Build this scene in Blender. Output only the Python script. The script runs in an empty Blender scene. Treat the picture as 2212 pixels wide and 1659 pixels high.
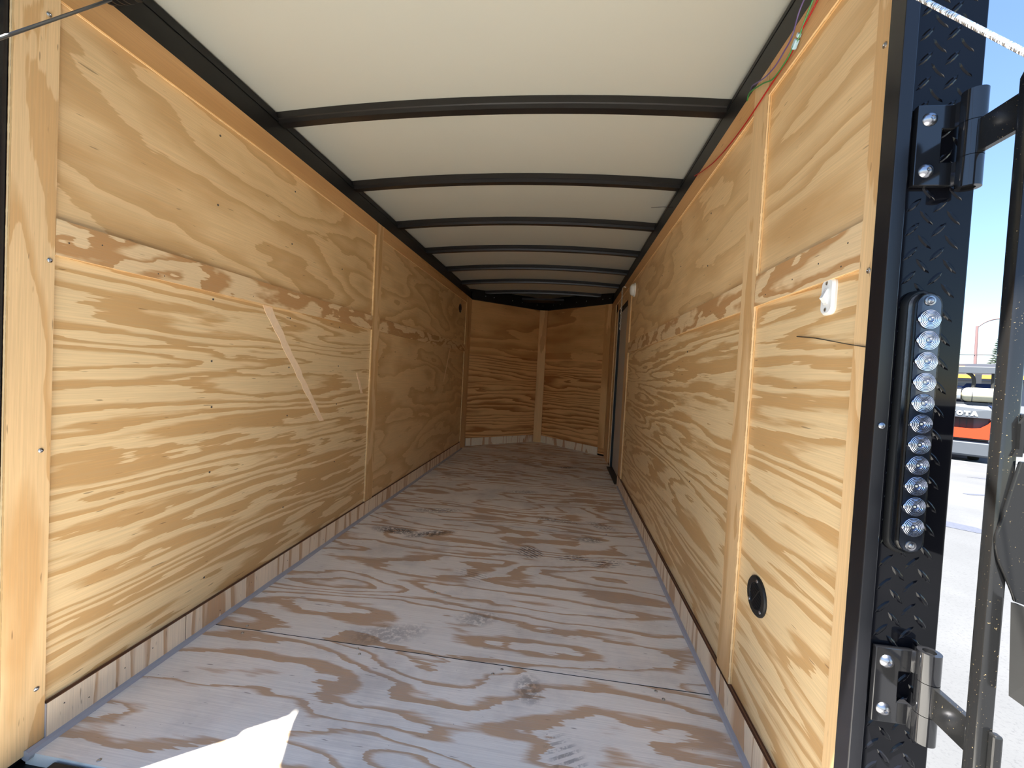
import bpy, bmesh, math, random
from mathutils import Vector, Matrix
random.seed(7)
S = bpy.context.scene
COL = S.collection
pi = math.pi

# ------------------------------------------------------------------ camera
F_PX, CZ = 902.02, 0.9497
cam = bpy.data.cameras.new('camera')
cam.sensor_fit = 'HORIZONTAL'; cam.sensor_width = 36.0
cam.lens = F_PX / 2212.0 * 36.0
cam.clip_start = 0.02; cam.clip_end = 500
camo = bpy.data.objects.new('camera', cam); COL.objects.link(camo)
RX = Vector((0.99052322, 0.12664246, 0.0531548))
FW = Vector((-0.12532184, 0.99173503, -0.02749653))
UP = Vector((-0.05619771, 0.0205745, 0.99820765))
m = Matrix.Identity(4)
for i in range(3):
    m[i][0] = RX[i]; m[i][1] = UP[i]; m[i][2] = -FW[i]
m[2][3] = CZ
camo.matrix_world = m
S.camera = camo

# ------------------------------------------------------------------ world, sun, exposure
SUN_TRAVEL = Vector((0.264, 0.198, -1.0)).normalized()     # high sun, behind and to the left
w = bpy.data.worlds.new('world'); S.world = w; w.use_nodes = True
nt = w.node_tree; nt.nodes.clear()
sky = nt.nodes.new('ShaderNodeTexSky'); sky.sky_type = 'NISHITA'; sky.sun_disc = False
sky.sun_elevation = math.radians(71.7)
sky.sun_rotation = math.atan2(-SUN_TRAVEL.x, -SUN_TRAVEL.y)
sky.air_density = 1.1; sky.dust_density = 0.1; sky.ozone_density = 4.0
bg = nt.nodes.new('ShaderNodeBackground'); bg.inputs['Strength'].default_value = 0.105
wo = nt.nodes.new('ShaderNodeOutputWorld')
nt.links.new(sky.outputs[0], bg.inputs[0]); nt.links.new(bg.outputs[0], wo.inputs[0])
sl = bpy.data.lights.new('sun', 'SUN'); sl.energy = 12.0; sl.angle = math.radians(0.53); sl.color = (1.0, 0.965, 0.90)
so = bpy.data.objects.new('sun', sl); COL.objects.link(so)
so.rotation_euler = SUN_TRAVEL.to_track_quat('-Z', 'Y').to_euler(); so.location = (-3, -3, 9)
vs = S.view_settings
vs.view_transform = 'Standard'; vs.look = 'None'; vs.gamma = 1.0; vs.exposure = 1.62
vs.use_curve_mapping = False
S.cycles.max_bounces = 14; S.cycles.diffuse_bounces = 8; S.cycles.glossy_bounces = 5
S.cycles.transmission_bounces = 8; S.cycles.transparent_max_bounces = 12
S.cycles.use_denoising = True
S.cycles.sample_clamp_indirect = 8.0
S.cycles.caustics_reflective = False; S.cycles.caustics_refractive = False

# ------------------------------------------------------------------ mesh helpers
class MB:
    def __init__(self): self.v = []; self.f = []
    def add(self, vs, fs):
        b = len(self.v); self.v += [tuple(p) for p in vs]; self.f += [tuple(i + b for i in q) for q in fs]; return self
    def box(self, x0, x1, y0, y1, z0, z1):
        return self.add([(x0,y0,z0),(x1,y0,z0),(x1,y1,z0),(x0,y1,z0),(x0,y0,z1),(x1,y0,z1),(x1,y1,z1),(x0,y1,z1)],
                        [(0,3,2,1),(4,5,6,7),(0,1,5,4),(1,2,6,5),(2,3,7,6),(3,0,4,7)])
    def obox(self, c, ax, ay, az, sx, sy, sz):
        c, ax, ay, az = Vector(c), Vector(ax), Vector(ay), Vector(az)
        P = [c + ax*(i*sx/2) + ay*(j*sy/2) + az*(k*sz/2) for k in (-1,1) for i, j in ((-1,-1),(1,-1),(1,1),(-1,1))]
        return self.add(P, [(0,3,2,1),(4,5,6,7),(0,1,5,4),(1,2,6,5),(2,3,7,6),(3,0,4,7)])
    def prism(self, pts, off):
        """closed polygon pts (3d) pushed along off"""
        n = len(pts); o = Vector(off)
        P = [Vector(p) for p in pts]; P += [p + o for p in P]
        fs = [tuple(range(n-1, -1, -1)), tuple(range(n, 2*n))]
        fs += [(i, (i+1) % n, n + (i+1) % n, n + i) for i in range(n)]
        return self.add(P, fs)
    def lathe(self, c, axis, prof, n=20, closed=False):
        """prof: (radius, height along axis)"""
        a = Vector(axis).normalized(); u = a.orthogonal().normalized(); t = a.cross(u); c = Vector(c)
        P = []; fs = []
        for r, h in prof:
            for k in range(n):
                q = 2*pi*k/n
                P.append(c + a*h + (u*math.cos(q) + t*math.sin(q))*max(r, 1e-5))
        m_ = len(prof)
        for i in range(m_ if closed else m_-1):
            j = (i+1) % m_
            for k in range(n):
                fs.append((i*n+k, i*n+(k+1) % n, j*n+(k+1) % n, j*n+k))
        if not closed:
            fs.append(tuple(range(n-1, -1, -1))); fs.append(tuple((m_-1)*n+k for k in range(n)))
        return self.add(P, fs)
    def cyl(self, a, b, r, n=16, r2=None):
        a, b = Vector(a), Vector(b)
        return self.lathe(a, b-a, [(r, 0), (r if r2 is None else r2, (b-a).length)], n)
    def ring(self, a, b, r, ri, n=20):
        a, b = Vector(a), Vector(b); L = (b-a).length
        return self.lathe(a, b-a, [(r, 0), (r, L), (ri, L), (ri, 0)], n, closed=True)
    def tube(self, pts, r, n=8):
        pts = [Vector(p) for p in pts]; P = []; fs = []
        u = None
        for i, p in enumerate(pts):
            d = (pts[min(i+1, len(pts)-1)] - pts[max(i-1, 0)]).normalized()
            if u is None: u = d.orthogonal().normalized()
            u = (u - d*u.dot(d)).normalized(); t = d.cross(u)
            P += [p + (u*math.cos(2*pi*k/n) + t*math.sin(2*pi*k/n))*r for k in range(n)]
        for i in range(len(pts)-1):
            for k in range(n):
                fs.append((i*n+k, i*n+(k+1) % n, (i+1)*n+(k+1) % n, (i+1)*n+k))
        fs.append(tuple(range(n-1, -1, -1))); fs.append(tuple((len(pts)-1)*n+k for k in range(n)))
        return self.add(P, fs)
    def build(self, name, mat, parent=None, bevel=0.0, seg=2, smooth=False, loc=None):
        me = bpy.data.meshes.new(name)
        bm = bmesh.new()
        vs_ = [bm.verts.new(p) for p in self.v]
        for q in self.f:
            try: bm.faces.new([vs_[i] for i in q])
            except ValueError: pass
        bmesh.ops.recalc_face_normals(bm, faces=bm.faces)
        if bevel > 0:
            es = [e for e in bm.edges if len(e.link_faces) == 2 and e.calc_face_angle(0) > 0.6]
            bmesh.ops.bevel(bm, geom=es, offset=bevel, segments=seg, profile=0.5, affect='EDGES', clamp_overlap=True)
        bm.to_mesh(me); bm.free()
        if smooth:
            for p in me.polygons: p.use_smooth = True
            me.set_sharp_from_angle(angle=math.radians(40))
        if mat: me.materials.append(mat)
        o = bpy.data.objects.new(name, me); COL.objects.link(o)
        if parent: o.parent = parent; o.matrix_parent_inverse = Matrix.Identity(4)
        if loc: o.location = loc
        return o

def spline(pts, n=8):
    """Catmull-Rom through pts"""
    P = [Vector(p) for p in pts]; P = [P[0]*2 - P[1]] + P + [P[-1]*2 - P[-2]]; out = []
    for i in range(1, len(P)-2):
        a, b, c, d = P[i-1:i+3]
        for k in range(n):
            t = k/n
            out.append(0.5*((2*b) + (c-a)*t + (2*a-5*b+4*c-d)*t*t + (3*b-a-3*c+d)*t**3))
    out.append(P[-2]); return out

def tag(o, label, cat, group=None):
    o['label'] = label; o['category'] = cat
    if group: o['group'] = group
    return o
def thing(name, label, cat, loc=(0,0,0), group=None):
    o = bpy.data.objects.new(name, None); COL.objects.link(o); o.location = loc; o.empty_display_size = .1
    return tag(o, label, cat, group)
def struct(o): o['kind'] = 'structure'; return o
def sempty(name):
    o = bpy.data.objects.new(name, None); COL.objects.link(o); return struct(o)

# ------------------------------------------------------------------ materials
def newmat(name):
    m_ = bpy.data.materials.new(name); m_.use_nodes = True
    t = m_.node_tree; b = t.nodes['Principled BSDF']
    return m_, t, b
class NG:
    """tiny node-graph writer"""
    def __init__(self, t): self.t = t
    def n(self, typ, **kw):
        q = self.t.nodes.new(typ)
        for k, v in kw.items(): setattr(q, k, v)
        return q
    def link(self, a, b): self.t.links.new(a, b)
    def setin(self, sock, v):
        if hasattr(v, 'default_value') or hasattr(v, 'links'): self.link(v, sock)
        else: sock.default_value = v
    def math(self, op, a, b=0.0, c=None, clamp=False):
        q = self.n('ShaderNodeMath', operation=op, use_clamp=clamp)
        self.setin(q.inputs[0], a); self.setin(q.inputs[1], b)
        if c is not None: self.setin(q.inputs[2], c)
        return q.outputs[0]
    def smooth(self, x, a, b):
        q = self.n('ShaderNodeMapRange', interpolation_type='SMOOTHSTEP')
        self.setin(q.inputs[0], x); q.inputs[1].default_value = a; q.inputs[2].default_value = b
        return q.outputs[0]
    def comb(self, x, y, z):
        q = self.n('ShaderNodeCombineXYZ')
        for i, v in enumerate((x, y, z)): self.setin(q.inputs[i], v)
        return q.outputs[0]
    def noise(self, vec, scale=1.0, detail=2.0, rough=0.5, dist=0.0):
        q = self.n('ShaderNodeTexNoise'); self.link(vec, q.inputs['Vector'])
        q.inputs['Scale'].default_value = scale; q.inputs['Detail'].default_value = detail
        q.inputs['Roughness'].default_value = rough; q.inputs['Distortion'].default_value = dist
        return q.outputs[0]
    def mix(self, f, a, b, mode='MIX'):
        q = self.n('ShaderNodeMix', data_type='RGBA', blend_type=mode)
        self.setin(q.inputs[0], f)
        for s, v in ((q.inputs[6], a), (q.inputs[7], b)):
            if isinstance(v, tuple): s.default_value = (*v, 1) if len(v) == 3 else v
            else: self.link(v, s)
        return q.outputs[2]

def srgb(r, g, b):
    f = lambda c: (c/255/12.92) if c/255 <= 0.04045 else ((c/255+0.055)/1.055)**2.4
    return (f(r), f(g), f(b))

def plain(name, col, rough=0.5, metal=0.0, spec=0.5, coat=0.0, var=0.0, vscale=8.0, bump=0.0, bscale=200.0):
    m_, t, b = newmat(name); g = NG(t)
    b.inputs['Roughness'].default_value = rough; b.inputs['Metallic'].default_value = metal
    b.inputs['Specular IOR Level'].default_value = spec; b.inputs['Coat Weight'].default_value = coat
    tc = g.n('ShaderNodeTexCoord').outputs['Object']
    n_ = g.noise(tc, vscale, 4, .6)
    f_ = g.math('MULTIPLY', g.math('SUBTRACT', n_, .5), var*2)
    f_ = g.math('ADD', f_, 1.0)
    c = g.mix(1.0, col, g.comb(f_, f_, f_), 'MULTIPLY')
    g.link(c, b.inputs['Base Color'])
    if bump > 0:
        bn = g.n('ShaderNodeBump'); bn.inputs['Strength'].default_value = bump; bn.inputs['Distance'].default_value = .002
        g.link(g.noise(tc, bscale, 3, .6), bn.inputs['Height']); g.link(bn.outputs[0], b.inputs['Normal'])
    return m_

def ply(name, grain, cross, light, dark, gs=.45, cs=2.2, K=3.0, L=1.2, soft=.5, duty=.42, contrast=1.0,
        edge=None, ecols=(srgb(240, 210, 160), srgb(226, 184, 126)), jag=.22, fibre=.24, rough=.5, floor=False, seed=0.0, lean=None, gvec=None, spec=.3):
    """rotary-cut softwood plywood: growth-ring contours stretched along the grain.
    grain / cross: axis letters; edge: axis whose faces show the flat veneer (others show the glued layers)."""
    m_, t, b = newmat(name); g = NG(t)
    tc = g.n('ShaderNodeTexCoord').outputs['Object']
    sp = g.n('ShaderNodeSeparateXYZ'); g.link(tc, sp.inputs[0])
    A = {'x': sp.outputs[0], 'y': sp.outputs[1], 'z': sp.outputs[2]}
    G, C = A[grain], A[cross]
    if lean: C = g.math('ADD', C, g.math('MULTIPLY', G, lean))
    rnd = g.n('ShaderNodeObjectInfo').outputs['Random']
    off = g.math('ADD', g.math('MULTIPLY', rnd, 61.0), seed)
    # contour field
    v1 = g.comb(g.math('MULTIPLY', G, gs), g.math('MULTIPLY', C, cs), off)
    n1 = g.noise(v1, 1.0, 1.6, .45, .35)
    v2 = g.comb(g.math('MULTIPLY', G, gs*5), g.math('MULTIPLY', C, cs*3.2), g.math('ADD', off, 9.0))
    n2 = g.noise(v2, 1.0, 2.0, .5, .2)
    vj = g.comb(g.math('MULTIPLY', G, 9.0), g.math('MULTIPLY', C, 150.0), off)
    nj = g.noise(vj, 1.0, 2.0, .6)
    h = g.math('MULTIPLY', n1, K)
    h = g.math('MULTIPLY_ADD', C, L, h)
    h = g.math('MULTIPLY_ADD', n2, K*.16, h)
    vm = g.comb(g.math('MULTIPLY', G, 3.6), g.math('MULTIPLY', C, 26.0), g.math('ADD', off, 5.0))
    nm = g.noise(vm, 1.0, 2.5, .6, .3)
    h = g.math('MULTIPLY_ADD', g.math('SUBTRACT', nm, .5), jag*1.1, h)
    h = g.math('MULTIPLY_ADD', g.math('SUBTRACT', nj, .5), jag*.7, h)
    saw = g.math('FRACT', h)
    # late wood: sharp at the wrap, fading on the other side, width varies
    vd = g.comb(g.math('MULTIPLY', G, gs*1.3), g.math('MULTIPLY', C, cs*.9), g.math('ADD', off, 23.0))
    nd = g.noise(vd, 1.0, 1.0, .5)
    dw = g.math('MULTIPLY_ADD', g.math('SUBTRACT', nd, .5), 1.1, duty)
    e0 = g.math('SUBTRACT', dw, soft*.5)
    d = g.math('DIVIDE', g.math('SUBTRACT', saw, e0), soft, clamp=True)
    d = g.math('SUBTRACT', 1.0, d)
    # anti-aliased rise right at the wrap
    d = g.math('MULTIPLY', d, g.smooth(saw, 0.0, .035))
    # fine fibres
    vf = g.comb(g.math('MULTIPLY', G, 5.0), g.math('MULTIPLY', C, 320.0), off)
    nf = g.noise(vf, 1.0, 3.0, .65)
    d = g.math('MULTIPLY', d, g.math('MULTIPLY_ADD', g.math('SUBTRACT', nf, .5), 1.2, 1.0), clamp=True)
    d = g.math('MULTIPLY', d, contrast)
    col = g.mix(d, light, dark)
    fb = g.math('MULTIPLY_ADD', g.math('SUBTRACT', nf, .5), fibre*2, 1.0)
    vb = g.comb(g.math('MULTIPLY', G, 1.1), g.math('MULTIPLY', C, 3.0), off)
    nb = g.noise(vb, 1.0, 3.0, .55)
    fb = g.math('MULTIPLY', fb, g.math('MULTIPLY_ADD', g.math('SUBTRACT', nb, .5), .28, 1.0))
    col = g.mix(1.0, col, g.comb(fb, fb, fb), 'MULTIPLY')
    # small pitch flecks along the grain
    vp = g.comb(g.math('MULTIPLY', G, 16.0), g.math('MULTIPLY', C, 130.0), g.math('ADD', off, 3.0))
    npk = g.noise(vp, 1.0, 1.0, .5)
    col = g.mix(g.math('MULTIPLY', g.smooth(npk, .74, .80), .55), col, srgb(92, 62, 36))
    if floor: col = floor_dirt(g, col, A, tc)
    if edge:
        # plies on the cut edges
        E_ = A[edge]
        st = g.math('FRACT', g.math('MULTIPLY', E_, 1/.0052))
        gl = g.smooth(g.math('ABSOLUTE', g.math('SUBTRACT', st, .5)), .34, .46)
        nn = g.noise(g.comb(g.math('MULTIPLY', A['x'], 60.), g.math('MULTIPLY', A['y'], 60.), g.math('MULTIPLY', A['z'], 60.)), 1, 2)
        ec = g.mix(g.math('MULTIPLY', gl, g.smooth(nn, .3, .55)), g.mix(g.math('GREATER_THAN', g.math('FRACT', g.math('MULTIPLY', E_, .5/.0052)), .5), *ecols), srgb(150, 104, 62) if ecols[0][0] > .3 else srgb(48, 26, 18))
        ns = g.n('ShaderNodeSeparateXYZ'); g.link(g.n('ShaderNodeNewGeometry').outputs['True Normal'], ns.inputs[0])
        ax = g.math('ABSOLUTE', ns.outputs['xyz'.index(edge)])
        col = g.mix(g.math('GREATER_THAN', ax, .6), ec, col)
    g.link(col, b.inputs['Base Color'])
    b.inputs['Roughness'].default_value = rough; b.inputs['Specular IOR Level'].default_value = spec
    bn = g.n('ShaderNodeBump'); bn.inputs['Strength'].default_value = .18; bn.inputs['Distance'].default_value = .0012
    g.link(nf, bn.inputs['Height']); g.link(bn.outputs[0], b.inputs['Normal'])
    return m_

# black tyre scuffs and boot prints: (x, y, half length, half width, turn, strength, ridged)
SCUFFS = [(-.80,2.70,.20,.055,.25,.75,1), (-.93,2.30,.17,.06,-.1,.6,0), (-.72,2.30,.16,.05,.5,.5,0), (-.13,2.20,.085,.075,-.7,1.0,1),
          (.10,2.18,.11,.05,.1,.75,1), (.27,2.16,.10,.06,.4,.5,1), (.02,2.72,.18,.05,-.1,.55,1), (.28,2.70,.12,.06,-.6,.6,1),
          (.08,4.33,.11,.05,.2,.6,0), (-.38,1.89,.12,.05,-.3,.22,1), (-.56,1.40,.15,.06,.4,.25,0), (-.06,1.24,.045,.07,.2,.3,0),
          (.06,1.02,.05,.12,.5,.35,1), (-.28,1.56,.10,.06,.3,.25,0), (-.30,3.30,.16,.06,.3,.3,0), (.20,2.45,.10,.05,.2,.4,0)]
def floor_dirt(g, col, A, tc):
    x, y = A['x'], A['y']
    nz = g.noise(tc, 55.0, 4, .65)
    nl = g.noise(tc, 7.0, 3, .6)
    tot = None
    for (cx, cy, ra, rb, an, st, ridged) in SCUFFS:
        dx = g.math('SUBTRACT', x, cx); dy = g.math('SUBTRACT', y, cy); c_, s_ = math.cos(an), math.sin(an)
        u = g.math('ADD', g.math('MULTIPLY', dx, c_/ra), g.math('MULTIPLY', dy, s_/ra))
        v = g.math('ADD', g.math('MULTIPLY', dx, -s_/rb), g.math('MULTIPLY', dy, c_/rb))
        r2 = g.math('ADD', g.math('MULTIPLY', u, u), g.math('MULTIPLY', v, v))
        k = g.math('SUBTRACT', 1.0, g.math('ADD', r2, g.math('MULTIPLY', g.math('SUBTRACT', nl, .5), 1.6)), clamp=True)
        k = g.math('MULTIPLY', k, g.smooth(nz, .38, .54))
        if ridged:
            wv = g.math('SINE', g.math('ADD', g.math('MULTIPLY', v, rb*330), g.math('MULTIPLY', nl, 5.0)))
            k = g.math('MULTIPLY', k, g.smooth(wv, -.25, .35))
        k = g.math('MULTIPLY', k, st*1.9, clamp=True)
        tot = k if tot is None else g.math('MAXIMUM', tot, k)
    col = g.mix(g.math('MULTIPLY', tot, .85), col, (.035, .03, .027))
    # grey dust walked in
    ng = g.noise(tc, 3.1, 5, .62)
    col = g.mix(g.math('MULTIPLY', g.smooth(ng, .45, .72), .38), col, srgb(158, 153, 150))
    ns = g.noise(g.comb(g.math('MULTIPLY', x, 4.), g.math('MULTIPLY', y, 70.), 1.0), 1.0, 2, .5)
    col = g.mix(g.math('MULTIPLY', g.smooth(ns, .72, .80), .25), col, srgb(90, 80, 74))
    sp = g.noise(tc, 120.0, 1, .5)
    col = g.mix(g.math('MULTIPLY', g.smooth(sp, .78, .81), .7), col, (.05, .045, .04))
    return col

CREAM, TAN = srgb(230,200,152), srgb(201,160,107)
W_UP = ply('plywood_wall_upper', 'y', 'z', srgb(226,191,141), srgb(202,161,109), gs=.8, cs=3.2, K=8.0, L=2.0, soft=.5, duty=.40, jag=.3, contrast=.9, rough=.42, spec=.4)
W_LO = ply('plywood_wall_lower', 'y', 'z', CREAM, TAN, gs=.55, cs=6.5, K=9.0, L=7.0, soft=.20, duty=.46, jag=.55, rough=.42, spec=.4)
W_BAT_Z = ply('plywood_strip_upright', 'z', 'y', srgb(224,188,139), srgb(201,156,102), gs=1.1, cs=6.0, K=3.6, L=1.5, soft=.3, duty=.36, contrast=.8, edge='x')
W_BAT_Y = ply('plywood_strip_level', 'y', 'z', srgb(226,196,152), srgb(187,142,94), gs=2.2, cs=7.0, K=5.5, L=2.0, soft=.2, duty=.42, jag=.35, edge='x')
W_TOP = ply('plywood_strip_top', 'y', 'z', srgb(214,167,113), srgb(191,142,87), gs=.5, cs=5.0, K=2.6, L=4.0, soft=.6, duty=.4, contrast=.75, edge='x')
W_BASE = ply('plywood_kickboard', 'z', 'y', srgb(230,209,182), srgb(189,150,113), gs=.5, cs=5.0, K=5.0, L=12.0, soft=.2, duty=.24, contrast=.9, edge='x', ecols=(srgb(120,85,62), srgb(83,50,38)))
W_FLOOR = ply('plywood_floor', 'x', 'y', srgb(238,232,220), srgb(200,170,138), gs=.9, cs=4.0, K=8.0, L=4.0, soft=.16, duty=.33, jag=.45, floor=True, rough=.55, seed=4.3)
W_NOSE = ply('plywood_nose_lower', 'x', 'z', srgb(235,186,127), srgb(174,116,65), gs=.7, cs=4.6, K=7.0, L=20.0, soft=.5, duty=.34)
W_NOSEU = ply('plywood_nose_upper', 'x', 'z', srgb(231,183,124), srgb(191,137,82), gs=.9, cs=2.6, K=4.2, L=3.0, soft=.6, duty=.36, contrast=.85)
W_NB = ply('plywood_nose_strip', 'z', 'x', srgb(237,192,133), srgb(201,148,94), gs=.8, cs=5.0, K=2.4, L=2.0, soft=.4, duty=.4, contrast=.8)
W_NBASE = ply('plywood_nose_kickboard', 'z', 'x', srgb(240,226,200), srgb(203,160,122), gs=.5, cs=5.0, K=5.0, L=8.0, soft=.25, duty=.26)

BLACK = plain('black_painted_steel', (.010, .010, .012), .22, spec=.45, var=.2)
BLACKM = plain('black_steel_dull', (.010, .010, .010), .45, spec=.4, var=.2)
BOWM = plain('roof_bow_paint', (.016, .014, .013), .30, spec=.5, var=.3, vscale=3)
PLATE = plain('black_tread_plate', (.006, .006, .008), .07, spec=.24, coat=0, var=.1, bump=.02, bscale=14)
BRONZE = plain('dark_rubber_gasket', (.006, .006, .006), .6)
CEIL = plain('ceiling_sheet', srgb(204, 204, 192), .40, spec=.35, var=.03, vscale=1.5, bump=.05, bscale=30)
CAULK = plain('grey_caulk', srgb(166, 164, 168), .5, var=.06, vscale=30)
STEEL = plain('zinc_screw', (.55, .56, .58), .28, metal=1.0)
STEELD = plain('dark_screw', (.12, .11, .10), .4, metal=.8)
BOLT = plain('bolt_steel', (.40, .40, .42), .27, metal=1.0)
HINGE = plain('hinge_black_gloss', (.010, .010, .011), .10, spec=.7)
WHITE = plain('white_plastic', srgb(238, 238, 234), .35)
DOORM = plain('grey_door_sheet', srgb(196, 190, 184), .45, var=.03)
DOORT = plain('door_light_trim', srgb(214, 190, 160), .5)
GRASSW = plain('pale_torn_wood', srgb(246, 214, 176), .7, var=.12, vscale=60)
RED = plain('red_wire', srgb(176, 28, 24), .4)
GREEN = plain('green_wire', srgb(60, 140, 70), .4)
PURPLE = plain('purple_wire', srgb(104, 84, 138), .4)
CONN = plain('pale_blue_plastic', srgb(178, 212, 226), .35)
WIREB = plain('black_wire', (.02, .018, .016), .5)
CABLE = plain('steel_cable_grey', (.30, .31, .32), .35, metal=.9)
CABLEW = plain('coiled_steel_cable', (.80, .81, .82), .3, metal=.9)
CHAIN = plain('chain_zinc', (.70, .66, .58), .35, metal=.9)
RUBBER = plain('grey_rubber', (.013, .013, .0125), .62, var=.25, vscale=20)
# dusty black paint of the gate tube
DUSTY, t_, b_ = newmat('black_gate_paint'); g = NG(t_)
tc_ = g.n('ShaderNodeTexCoord').outputs['Object']
k_ = g.smooth(g.noise(tc_, 380.0, 2, .5), .71, .74)
g.link(g.mix(g.math('MULTIPLY', k_, .55), (.012, .012, .012), srgb(170, 150, 110)), b_.inputs['Base Color'])
b_.inputs['Roughness'].default_value = .16; b_.inputs['Specular IOR Level'].default_value = .5
# clear lens
LENS, t_, b_ = newmat('clear_lens')
b_.inputs['Transmission Weight'].default_value = 1.0; b_.inputs['Roughness'].default_value = .02; b_.inputs['IOR'].default_value = 1.35
b_.inputs['Base Color'].default_value = (.97, .98, 1, 1)
CHROME = plain('lamp_reflector', (.82, .85, .92), .18, metal=1.0)
BACKP = plain('lamp_backing', (.13, .15, .20), .25, metal=.6)  # bluish base colour stands in for sky reflected between the cups
LENSB = plain('lamp_lens_cup', (.20, .23, .32), .12, metal=.75)
LEDM = plain('unlit_led', (.75, .72, .60), .4)
# concrete yard
CONC, t_, b_ = newmat('yard_concrete'); g = NG(t_)
tc_ = g.n('ShaderNodeTexCoord').outputs['Object']
n1_ = g.noise(tc_, .6, 5, .6); n2_ = g.noise(tc_, 60., 3, .7); n3_ = g.noise(tc_, .25, 4, .55, .8)
c_ = g.mix(g.smooth(n1_, .3, .7), srgb(68, 69, 71), srgb(79, 80, 82))
c_ = g.mix(g.math('MULTIPLY', g.smooth(n2_, .5, .72), .45), c_, srgb(46, 47, 50))
crk = g.math('ABSOLUTE', g.math('SUBTRACT', n3_, .5))
c_ = g.mix(g.math('MULTIPLY', g.smooth(crk, .006, .001), .55), c_, srgb(92, 90, 92))
g.link(c_, b_.inputs['Base Color']); b_.inputs['Roughness'].default_value = .85
bn_ = g.n('ShaderNodeBump'); bn_.inputs['Strength'].default_value = .5; bn_.inputs['Distance'].default_value = .004
g.link(n2_, bn_.inputs['Height']); g.link(bn_.outputs[0], b_.inputs['Normal'])
TAR = plain('tar_patch', (.05, .055, .075), .6, var=.5, vscale=40)

# ------------------------------------------------------------------ trailer dimensions (metres)
XL, XR = -1.196, .509          # faces of the wall strips
PT = .011                      # strip thickness in front of the panels
XC = (XL + XR)/2
YN, ZN = 5.10, 1.83            # nose corner, top of the wood
YA = 5.86                      # nose apex
ZB0, ZB1, ZT = 1.168, 1.252, 1.748   # level band, underside of top strip
YL0, YR0 = .757, .787

# yard
gr = MB().add([(-150,-150,-.5),(250,-150,-.5),(250,300,-.5),(-150,300,-.5)], [(0,1,2,3)]).build('ground', CONC); struct(gr)
def patch(pts, name='tar_patch'):
    return MB().prism([(x, y, -.4995) for x, y in pts], (0,0,.004)).build(name, TAR, gr)
patch([(3.9,5.45),(4.45,5.02),(4.62,5.04),(4.62,5.22),(4.2,5.62),(3.9,5.75)])
patch([(7.3,8.5),(7.75,8.32),(8.1,8.45),(8.1,8.53),(7.7,8.47)])
patch([(6.0,6.95),(6.9,7.05),(6.9,7.1),(6.0,7.03)])

# --- left and right walls
def wall(name, side):
    X = XL if side < 0 else XR
    s = side                               # outward direction
    Y0 = YL0 if s < 0 else YR0
    def bx(a, b, y0, y1, z0, z1):          # a,b: depth behind the strip face
        xa, xb = X + s*a, X + s*b
        return MB().box(min(xa, xb), max(xa, xb), y0, y1, z0, z1)
    return bx, Y0
# LEFT
bx, Y0 = wall('wall_left', -1)
WL = bx(.030, .075, .76, YN, -.05, 1.955).build('wall_left', BLACKM); struct(WL)
bx(PT, .029, .80, 2.503, .02, 1.21).build('panel', W_LO, WL)
bx(PT, .029, .80, 2.503, 1.2105, ZN).build('panel', W_UP, WL)
bx(PT, .029, 2.504, YN-.02, .02, 1.21).build('panel', W_UP, WL)
bx(PT, .029, 2.504, YN-.02, 1.2105, ZN).build('panel', W_UP, WL)
bx(0, PT, Y0, .838, 0.0, ZN).build('batten', W_BAT_Z, WL)
bx(0, PT, 2.456, 2.552, .095, ZN-.001).build('batten', W_BAT_Z, WL)
bx(0, PT, 4.84, YN-.012, 0.0, ZN).build('batten', W_BAT_Z, WL)
bx(.001, PT, .8395, 2.4555, ZB0, ZB1).build('batten', W_BAT_Y, WL)
bx(.001, PT, 2.5525, 4.8395, ZB0, ZB1).build('batten', W_BAT_Y, WL)
bx(.0005, PT, .8395, 2.4555, ZT, ZN).build('batten', W_TOP, WL)
bx(.0005, PT, 2.5525, 4.8395, ZT, ZN).build('batten', W_TOP, WL)
# RIGHT (side door between y 3.80 and 4.50)
bx, Y0 = wall('wall_right', 1)
WR = sempty('wall_right')
def wr(a, b, y0, y1, z0, z1, name, mat): return bx(a, b, y0, y1, z0, z1).build(name, mat, WR)
wr(.030, .075, .80, 3.79, -.05, 1.955, 'outer_skin', BLACKM)
wr(.030, .075, 4.51, YN, -.05, 1.955, 'outer_skin', BLACKM)
wr(.030, .075, 3.79, 4.51, 1.66, 1.955, 'outer_skin', BLACKM)
wr(PT, .029, .80, 1.285, .02, 1.21, 'panel', W_LO)
wr(PT, .029, .80, 1.285, 1.2105, ZN, 'panel', W_UP)
wr(PT, .029, 1.286, 3.70, .02, 1.21, 'panel', W_LO)
wr(PT, .029, 1.286, 3.70, 1.2105, ZN, 'panel', W_UP)
wr(PT, .029, 3.701, 4.60, 1.6605, ZN, 'panel', W_UP)
wr(PT, .029, 4.525, YN-.02, .02, 1.66, 'panel', W_UP)
wr(0, PT, Y0, .822, 0.0, ZN, 'batten', W_BAT_Z)
wr(0, PT, 1.243, 1.332, .095, ZN-.001, 'batten', W_BAT_Z)
wr(0, PT, 3.615, 3.775, .095, ZT, 'batten', W_BAT_Z)
wr(0, PT, 4.70, YN-.012, 0.0, ZT, 'batten', W_BAT_Z)
wr(.001, PT, .8225, 1.2425, ZB0, ZB1, 'batten', W_BAT_Y)
wr(.001, PT, 1.3325, 3.6145, ZB0, ZB1, 'batten', W_BAT_Y)
wr(.0005, PT, .8225, 1.2425, ZT, ZN, 'batten', W_TOP)
wr(.0005, PT, 1.3325, 3.775, ZT, ZN, 'batten', W_TOP)
wr(.0005, PT, 3.7755, YN-.012, ZT+.0005, ZN, 'batten', W_TOP)
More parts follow.
